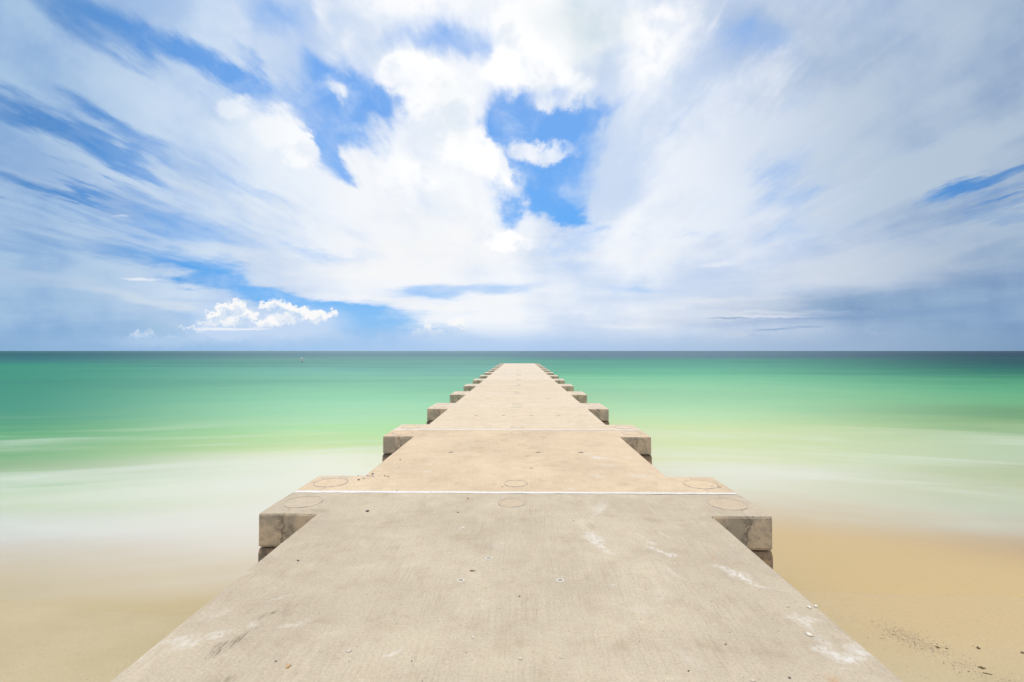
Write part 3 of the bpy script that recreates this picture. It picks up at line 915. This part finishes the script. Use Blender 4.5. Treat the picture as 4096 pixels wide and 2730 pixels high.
# ------------------------------------------------------------------ far boat
bm = bmesh.new()
secs = []
for y, hw_, zb in ((-3.6, 1.15, -.3), (-1, 1.3, -.35), (1.6, 1.1, -.3), (3.2, .55, -.1), (4.2, .05, .35)):
    secs.append([bm.verts.new((y, -hw_, .95 + .09 * max(0, y))), bm.verts.new((y, -hw_ * .7, zb)), bm.verts.new((y, hw_ * .7, zb)), bm.verts.new((y, hw_, .95 + .09 * max(0, y)))])
for a_, b_ in zip(secs, secs[1:]):
    for q in range(3):
        bm.faces.new((a_[q], b_[q], b_[q + 1], a_[q + 1]))
    bm.faces.new((a_[3], b_[3], b_[0], a_[0]))
bm.faces.new(secs[0])
bm.faces.new(secs[-1][::-1])
bmesh.ops.recalc_face_normals(bm, faces=bm.faces)
boat = bpy.data.objects.new('motor_boat', None)
d = ray(1922, 1404.4)
boat.location = (d.x / d.y * 3200, 3200, WZ)
boat.scale = (1.2, 1.2, 1.2)
col.objects.link(boat)
tag(boat, 'tiny white motor boat far away on the horizon, left of the pier end', 'boat')
link('hull', bm, bw, boat)
link('cabin', prism([(-1.2, -.8), (1.2, -.6), (1.2, .6), (-1.2, .8)], .97, 2.3, .08), bw, boat)
link('canopy', prism([(-2.4, -.95), (1.0, -.85), (1.0, .85), (-2.4, .95)], 2.32, 2.42, .03), bd, boat)

# ------------------------------------------------------------------ little things on the deck
m_peb, n = material('dark_stone')
pos_ = n.n('ShaderNodeNewGeometry').outputs['Position']
finish(n, n.mix(n.range(n.noise(pos_, 60, 4), .4, .6), (.035, .033, .032), (.085, .075, .066)), rough=.7)
m_peb2, n = material('brown_stone')
pos_ = n.n('ShaderNodeNewGeometry').outputs['Position']
finish(n, n.mix(n.range(n.noise(pos_, 60, 4), .4, .6), (.16, .09, .05), (.30, .22, .14)), rough=.7)
m_peb3, n = material('grey_stone')
pos_ = n.n('ShaderNodeNewGeometry').outputs['Position']
finish(n, n.mix(n.range(n.noise(pos_, 60, 4), .4, .6), (.13, .12, .11), (.24, .22, .2)), rough=.7)
m_shell, n = material('white_shell')
pos_ = n.n('ShaderNodeNewGeometry').outputs['Position']
finish(n, n.mix(n.range(n.noise(pos_, 50, 3), .4, .6), (.62, .57, .49), (.5, .42, .33)), rough=.45)
m_shell2, n = material('orange_shell')
pos_ = n.n('ShaderNodeNewGeometry').outputs['Position']
finish(n, n.mix(n.range(n.noise(pos_, 50, 3), .4, .6), (.5, .3, .13), (.42, .33, .22)), rough=.45)


def pebble_bm(r, seed, sx_=1.0, sy_=1.0, sz_=.7):
    bm = bmesh.new()
    bmesh.ops.create_icosphere(bm, subdivisions=2, radius=1)
    o_ = Vector((seed * 3.7, seed * 1.3, seed))
    for v in bm.verts:
        q = v.co.normalized()
        k_ = 1 + .32 * mnoise.noise(q * 1.3 + o_) + .12 * mnoise.noise(q * 3 + o_)
        v.co = Vector((q.x * sx_, q.y * sy_, q.z * sz_)) * r * k_
    zmin = min(v.co.z for v in bm.verts)
    for v in bm.verts:
        v.co.z = max(v.co.z - zmin - .1 * r, 0)
    return bm


def shell_bm(r, seed):
    """half a scallop lying hollow side down: ribbed fan with a hinge"""
    rng = random.Random(seed)
    bm = bmesh.new()
    NR, NA = 6, 19
    rows = []
    for i in range(NR + 1):
        t_ = i / NR
        row = []
        for j in range(NA):
            a_ = R(-75 + 150 * j / (NA - 1))
            rr = r * 2 * t_ * (1 - .16 * abs(a_) / R(75)) * (1 + .02 * rng.random())
            x, y = rr * math.sin(a_), rr * math.cos(a_) - r
            hgt = r * .62 * math.sin(math.pi * min(1, .12 + t_ * .88)) ** .8 * math.cos(a_ * .75)
            hgt *= 1 + .12 * math.cos(j * math.pi)
            row.append(bm.verts.new((x, y, max(hgt, .0005) + .0015)))
        rows.append(row)
    for a_, b_ in zip(rows, rows[1:]):
        for j in range(NA - 1):
            bm.faces.new((a_[j], a_[j + 1], b_[j + 1], b_[j]))
    bmesh.ops.remove_doubles(bm, verts=bm.verts, dist=1e-6)
    bmesh.ops.solidify(bm, geom=bm.faces[:], thickness=.0018)
    bmesh.ops.recalc_face_normals(bm, faces=bm.faces)
    return bm


def on_deck(px, py, z=.001):
    return on_z(px, py, z)


pebbles = [  # px, py, px size, kind, stretch, label
    (1490, 1896, 9, 'd', 1.0, 'largest dark pebble on the far left corner of the nearest crosshead, among broken shells'),
    (1434, 1903, 5, 'd', 1.0, 'small dark pebble at the back edge of the left wing, left of the shell scatter'),
    (1539, 1904, 6, 'd', 1.2, 'dark pebble at the right end of the shell scatter on the left wing'),
    (1435, 1919, 8, 'b', 1.3, 'tan and dark chip lying in front of the shells on the left wing'),
    (1255, 1929, 4, 'd', 1.0, 'tiny dark pebble beside the round plug at the outer left edge'),
    (1587, 1963, 5, 'd', 1.1, 'dark pebble sitting on the thick white joint line'),
    (1470, 2044, 10, 'd', 1.6, 'long dark pebble on the deck just in front of the left wing'),
    (1192, 2242, 8, 'd', 1.2, 'dark pebble near the left deck edge, nearest of the left ones'),
    (1871, 1994, 7, 'b', 1.1, 'small reddish brown pebble just in front of the thick white joint line'),
    (1832, 2050, 6, 'd', 1.0, 'dark pebble left of the deck middle, in front of the white joint line'),
    (2009, 1947, 6, 'd', .8, 'upright dark pebble left of the middle round plug, behind the white joint line'),
    (2294, 2083, 5, 'g', 1.0, 'grey brown pebble right of the deck middle, in front of the white joint line'),
    (2849, 2070, 6, 'd', 1.0, 'dark pebble at the inner corner of the right wing'),
    (1601, 1839, 5, 'd', 1.3, 'dark speck of stone near the left edge of the second slab'),
    (1734, 1857, 4, 'b', 1.2, 'small brown pebble on the left half of the second slab'),
    (1824, 1717, 3, 'd', 1.0, 'tiny black pebble on the second white joint line'),
    (2109, 1740, 3, 'd', 1.0, 'tiny black pebble just in front of the second joint line, right of the middle plug'),
    (1895, 1674, 3, 'd', 1.0, 'tiny black pebble on the third slab, left half'),
    (2902, 2578, 6, 'd', 1.3, 'black pebble alone on the right front of the nearest slab'),
    (2754, 2683, 7, 'd', 1.4, 'dark pebble near the bottom of the picture, right of the middle'),
    (3158, 2710, 10, 'g', 1.3, 'grey pebble at the bottom right of the nearest slab'),
    (1647, 2644, 6, 'd', 1.0, 'black pebble left of the middle near the bottom of the picture'),
    (1103, 2644, 9, 'g', 1.2, 'grey pebble on the left front of the nearest slab'),
    (2078, 2385, 8, 'g', 1.3, 'brownish grey pebble on the middle of the nearest slab'),
]
for i, (px, py, s, kd, st, lab) in enumerate(pebbles):
    p = on_deck(px, py + s * .3)
    r = s / 2 / F * p.y * .88
    mt = {'d': m_peb, 'b': m_peb2, 'g': m_peb3}[kd]
    o = link('pebble', pebble_bm(r, i + 1, st, 1.0, .75), mt, None, (p.x, p.y, 0.0))
    o.rotation_euler[2] = random.uniform(-.5, .5)
    tag(o, lab, 'pebble', 'pebbles scattered on the concrete deck')

shells = [
    (1473, 1903, 12, 'w', 'white shell left of the largest dark pebble on the left wing'),
    (1493, 1905, 10, 'w', 'white shell touching the largest dark pebble on the left wing'),
    (1551, 1907, 9, 'o', 'cream shell at the right end of the scatter, beside a dark pebble'),
    (1457, 1914, 9, 'w', 'pale shell in front of the scatter on the left wing'),
    (1512, 1904, 6, 'w', 'small white shell between the two clusters at the left wing'),
    (1290, 1911, 8, 'w', 'white shell at the back left corner of the left wing'),
    (2846, 1942, 8, 'w', 'white shell farthest back on the right wing, on the round plug'),
    (2851, 1948, 9, 'w', 'white shell on the front rim of the far round plug of the right wing'),
    (2878, 1949, 10, 'o', 'pinkish shell at the outer side of the far round plug of the right wing'),
    (1851, 2112, 9, 'w', 'white shell left of the deck middle, between the joint and the ringed sockets'),
    (1395, 2606, 13, 'w', 'white shell on the left front of the nearest slab'),
    (1892, 2550, 9, 'w', 'small white shell left of the middle on the nearest slab'),
    (1152, 2667, 14, 'o', 'orange shell on the left front of the nearest slab'),
    (3235, 2540, 18, 'w', 'large cream shell between the two white stains near the right deck edge'),
    (3238, 2431, 14, 'w', 'cream shell near the right deck edge, above the ring stain'),
    (3151, 2427, 9, 'w', 'small white shell left of the cream one by the right deck edge'),
    (3265, 2426, 11, 'w', 'pale shell closest to the right deck edge'),
    (3011, 2724, 13, 'w', 'white shell at the very bottom of the picture, right of the middle'),
    (2081, 2636, 9, 'w', 'small white shell in the bottom middle of the nearest slab'),
]
for i, (px, py, s, kd, lab) in enumerate(shells):
    p = on_deck(px, py)
    r = s / 2 / F * p.y * 1.1
    o = link('shell', shell_bm(r, i), m_shell if kd == 'w' else m_shell2, None, (p.x, p.y, 0.001), smooth=True)
    o.rotation_euler[2] = random.uniform(0, 6.28)
    tag(o, lab, 'shell', 'shells lying on the concrete deck')


def flakes(rows, seed, zf, hmax=.5):
    """many small chips in one mesh: rows of (x, y, radius)"""
    rng = random.Random(seed)
    bm = bmesh.new()
    for x, y, r in rows:
        a0 = rng.uniform(0, 6.28)
        k_ = rng.choice((4, 5, 6))
        st = rng.uniform(.5, 1)
        z = zf(x, y)
        ring_ = []
        for q in range(k_):
            a_ = 2 * math.pi * q / k_ + rng.uniform(-.3, .3)
            ax, ay_ = math.cos(a_) * r * rng.uniform(.7, 1.1), math.sin(a_) * r * st * rng.uniform(.7, 1.1)
            ring_.append(bm.verts.new((x + ax * math.cos(a0) - ay_ * math.sin(a0), y + ax * math.sin(a0) + ay_ * math.cos(a0), z + .0004)))
        tp = bm.verts.new((x + rng.uniform(-.2, .2) * r, y + rng.uniform(-.2, .2) * r, z + r * hmax * rng.uniform(.5, 1.2)))
        for q in range(k_):
            bm.faces.new((ring_[q], ring_[(q + 1) % k_], tp))
    return bm


rng = random.Random(4)
rows = []
for i in range(260):
    px = rng.gauss(1335, 55)
    py = rng.gauss(1911, 8)
    if rng.random() < .25:
        px, py = rng.uniform(1230, 1600), rng.uniform(1900, 1950)
    p = on_deck(px, max(py, 1904))
    if abs(p.x) < 2.33 and p.y < 5.79:
        rows.append((p.x, p.y, rng.uniform(.004, .012)))
for i in range(22):
    p = on_deck(rng.gauss(2862, 18), rng.gauss(1947, 7))
    rows.append((p.x, p.y, rng.uniform(.003, .008)))
o = link('shell_grit', flakes(rows, 5, lambda x, y: .001), m_shell)
tag(o, 'scatter of tiny broken shell bits on the two crosshead wings', kind='stuff')
rows = []
for i in range(420):
    y = rng.uniform(1.6, 5.0)
    rows.append((rng.uniform(-1.75, 1.75), y, rng.uniform(.0018, .0042)))
o = link('shell_grit', flakes(rows, 6, lambda x, y: .0006), m_shell)
tag(o, 'fine pale grit strewn over the nearest slab', kind='stuff')

# leaves
m_leaf, n = material('dead_leaf')
pos_ = n.n('ShaderNodeNewGeometry').outputs['Position']
finish(n, n.mix(n.range(n.noise(pos_, 60, 4), .4, .6), (.19, .13, .075), (.32, .23, .14)), rough=.8)
m_weed, n = material('olive_seaweed')
pos_ = n.n('ShaderNodeNewGeometry').outputs['Position']
finish(n, n.mix(n.range(n.noise(pos_, 40, 4), .4, .6), (.13, .10, .025), (.22, .18, .06)), rough=.6)
m_wood, n = material('driftwood')
pos_ = n.n('ShaderNodeNewGeometry').outputs['Position']
finish(n, n.mix(n.range(n.noise(n.vec('MULTIPLY', pos_, (1, 6, 1)), 40, 4), .4, .6), (.12, .085, .045), (.20, .15, .09)), rough=.8)


def leaf_bm(l, w_, seed, curl=.25):
    rng_ = random.Random(seed)
    bm = bmesh.new()
    N_ = 9
    rows_ = []
    for i in range(N_ + 1):
        t_ = i / N_
        hw_ = w_ * math.sin(math.pi * (.06 + .9 * t_)) ** .8 * (1 + rng_.uniform(-.12, .12)) + .0004
        z = curl * w_ * (math.sin(t_ * 3 + seed) * .4 + .6) + .002
        rows_.append([bm.verts.new((l * (t_ - .5), -hw_, z + hw_ * curl)), bm.verts.new((l * (t_ - .5), 0, z * .55)), bm.verts.new((l * (t_ - .5), hw_, z + hw_ * curl * .8))])
    for a_, b_ in zip(rows_, rows_[1:]):
        for q in range(2):
            bm.faces.new((a_[q], b_[q], b_[q + 1], a_[q + 1]))
    bmesh.ops.solidify(bm, geom=bm.faces[:], thickness=.001)
    bmesh.ops.recalc_face_normals(bm, faces=bm.faces)
    return bm


leaves = [
    (2125, 1874, 14, 2.2, 'curled dark dead leaf in the middle of the second slab'),
    (1890, 2285, 22, 4, 'crumbled brown leaf between the white ringed sockets on the nearest slab'),
    (2110, 1826, 11, 1.8, 'small dead leaf behind the curled one on the second slab'),
    (2024, 1757, 10, 1.6, 'dark sliver of leaf near the second joint, left of the middle'),
]
for i, (px, py, l, w_, lab) in enumerate(leaves):
    p = on_deck(px, py)
    k_ = p.y / F
    o = link('dead_leaf', leaf_bm(l * k_, w_ * k_, i + 2), m_leaf, None, (p.x, p.y, .001))
    o.rotation_euler[2] = random.uniform(-.3, .3)
    tag(o, lab, 'leaf', 'dead leaves blown onto the deck')


# ------------------------------------------------------------------ wrack on the sand
def on_sand(px, py):
    z = -1.0
    for _ in range(8):
        p = on_z(px, py, z)
        z = sand_z(p.x, p.y)
    return Vector((p.x, p.y, z))


m_hash, n = material('shell_hash')
pos_ = n.n('ShaderNodeNewGeometry').outputs['Position']
vo = n.n('ShaderNodeTexVoronoi')
n.set(vo.inputs['Vector'], pos_)
vo.inputs['Scale'].default_value = 60
r_, g_, b_ = n.sep(vo.outputs['Color'])
c = n.ramp(r_, [(0, (.11, .085, .06)), (.3, (.22, .165, .105)), (.55, (.33, .24, .15)), (.85, (.42, .33, .21)), (1, (.52, .46, .36))])
finish(n, c, rough=.7)
line = [(3159, 2313), (3340, 2420), (3529, 2519), (3640, 2570), (3741, 2606), (3830, 2650), (3920, 2690), (4090, 2752), (4300, 2840)]
dens = [60, 110, 560, 460, 300, 150, 130, 110]
rows = []
for (a_, b_, d_) in zip(line, line[1:], dens):
    for i in range(d_):
        t_ = rng.random()
        px = a_[0] + (b_[0] - a_[0]) * t_ + rng.gauss(0, 24)
        py = a_[1] + (b_[1] - a_[1]) * t_ + abs(rng.gauss(0, 19)) * rng.choice((-1, -1, 1)) * (1.6 if a_[0] < 3400 else 1)
        p = on_sand(px, py)
        rows.append((p.x, p.y, rng.uniform(.002, .0065) * (1.6 if rng.random() < .06 else 1)))
for i in range(520):
    px, py = rng.uniform(3150, 4200), rng.uniform(2250, 2760)
    if py > 2313 + (px - 3159) * .52 + 30 and rng.random() < .8:
        continue
    p = on_sand(px, py)
    rows.append((p.x, p.y, rng.uniform(.003, .008)))
o = link('shell_debris', flakes(rows, 9, sand_z), m_hash)
tag(o, 'line of dark and pale shell hash washed up on the sand right of the pier', kind='stuff')


def weed_bm(r, seed):
    """a clump of strap-like lobes"""
    rng_ = random.Random(seed)
    bm = bmesh.new()
    for q in range(8):
        a_ = rng_.uniform(0, 6.28)
        l = r * rng_.uniform(.6, 1.15)
        w_ = r * rng_.uniform(.16, .3)
        prev = None
        for i in range(6):
            t_ = i / 5
            cx_, cy_ = math.cos(a_ + t_ * .7) * l * t_, math.sin(a_ + t_ * .7) * l * t_ * .7
            z = .003 + r * .4 * math.sin(math.pi * (t_ * .8 + .15)) * rng_.uniform(.6, 1.1)
            nx, ny = -math.sin(a_), math.cos(a_)
            ww = w_ * (.5 + t_ * .8) * (1 if i < 5 else .4)
            row = [bm.verts.new((cx_ - nx * ww, cy_ - ny * ww, z)), bm.verts.new((cx_ + nx * ww, cy_ + ny * ww, z * .8))]
            if prev:
                bm.faces.new((prev[0], row[0], row[1], prev[1]))
            prev = row
    bmesh.ops.solidify(bm, geom=bm.faces[:], thickness=.002)
    return bm


Z8 = 596 / 2353
weeds = [((1000, 838), 30, 'olive scrap of seaweed at the end of the dense shell line'),
         ((1130, 855), 20, 'smaller dark seaweed scrap right of the shell line'),
         ((1680, 1160), 36, 'largest yellow green seaweed clump on the sand near the bottom right'),
         ((1732, 1168), 18, 'brown weed scrap touching the largest seaweed clump'),
         ((1630, 847), 34, 'grey brown weed scrap farther up the sand at the right'),
         ((2340, 925), 30, 'brown seaweed scrap at the right border of the picture')]
for i, ((zx, zy), s, lab) in enumerate(weeds):
    p = on_sand(3500 + zx * Z8, 2380 + zy * Z8)
    o = link('seaweed_scrap', weed_bm(s * Z8 / F * p.y * 1.25, i + 3), m_weed if i in (0, 2) else m_wood, None, p)
    tag(o, lab, 'seaweed', 'seaweed scraps on the sand')

sticks = [((1775, 1252), 74, 9, -12, 'brown driftwood stick below the largest seaweed clump'),
          ((1478, 1213), 16, 6, -10, 'short brown wood chip left of the driftwood stick'),
          ((100, 690), 28, 3, -5, 'thin twig on the sand below the dense shell line'),
          ((1547, 810), 14, 4, -15, 'dark wood chip up the sand beside the grey weed scrap')]
for i, ((zx, zy), l, w_, rot, lab) in enumerate(sticks):
    p = on_sand(3500 + zx * Z8, 2380 + zy * Z8)
    k_ = Z8 / F * p.y
    bm = bmesh.new()
    N_ = 10
    prev = None
    rg = random.Random(i)
    for q in range(N_ + 1):
        t_ = q / N_
        rr = w_ * k_ * (.35 + .65 * math.sin(math.pi * (.08 + .84 * t_)) ** .5) * rg.uniform(.85, 1.1)
        cy_, cz_ = rg.uniform(-.2, .2) * w_ * k_, rr * .8
        ring_ = [bm.verts.new((l * k_ * 1.6 * (t_ - .5), cy_ + math.cos(a_ * math.pi / 4) * rr, cz_ + math.sin(a_ * math.pi / 4) * rr * .8)) for a_ in range(8)]
        if prev:
            for a_ in range(8):
                bm.faces.new((prev[a_], ring_[a_], ring_[(a_ + 1) % 8], prev[(a_ + 1) % 8]))
        else:
            bm.faces.new(ring_[::-1])
        prev = ring_
    bm.faces.new(prev)
    o = link('driftwood_stick', bm, m_wood, None, p)
    o.rotation_euler[2] = R(rot * 2)
    tag(o, lab, 'stick', 'bits of driftwood on the sand')
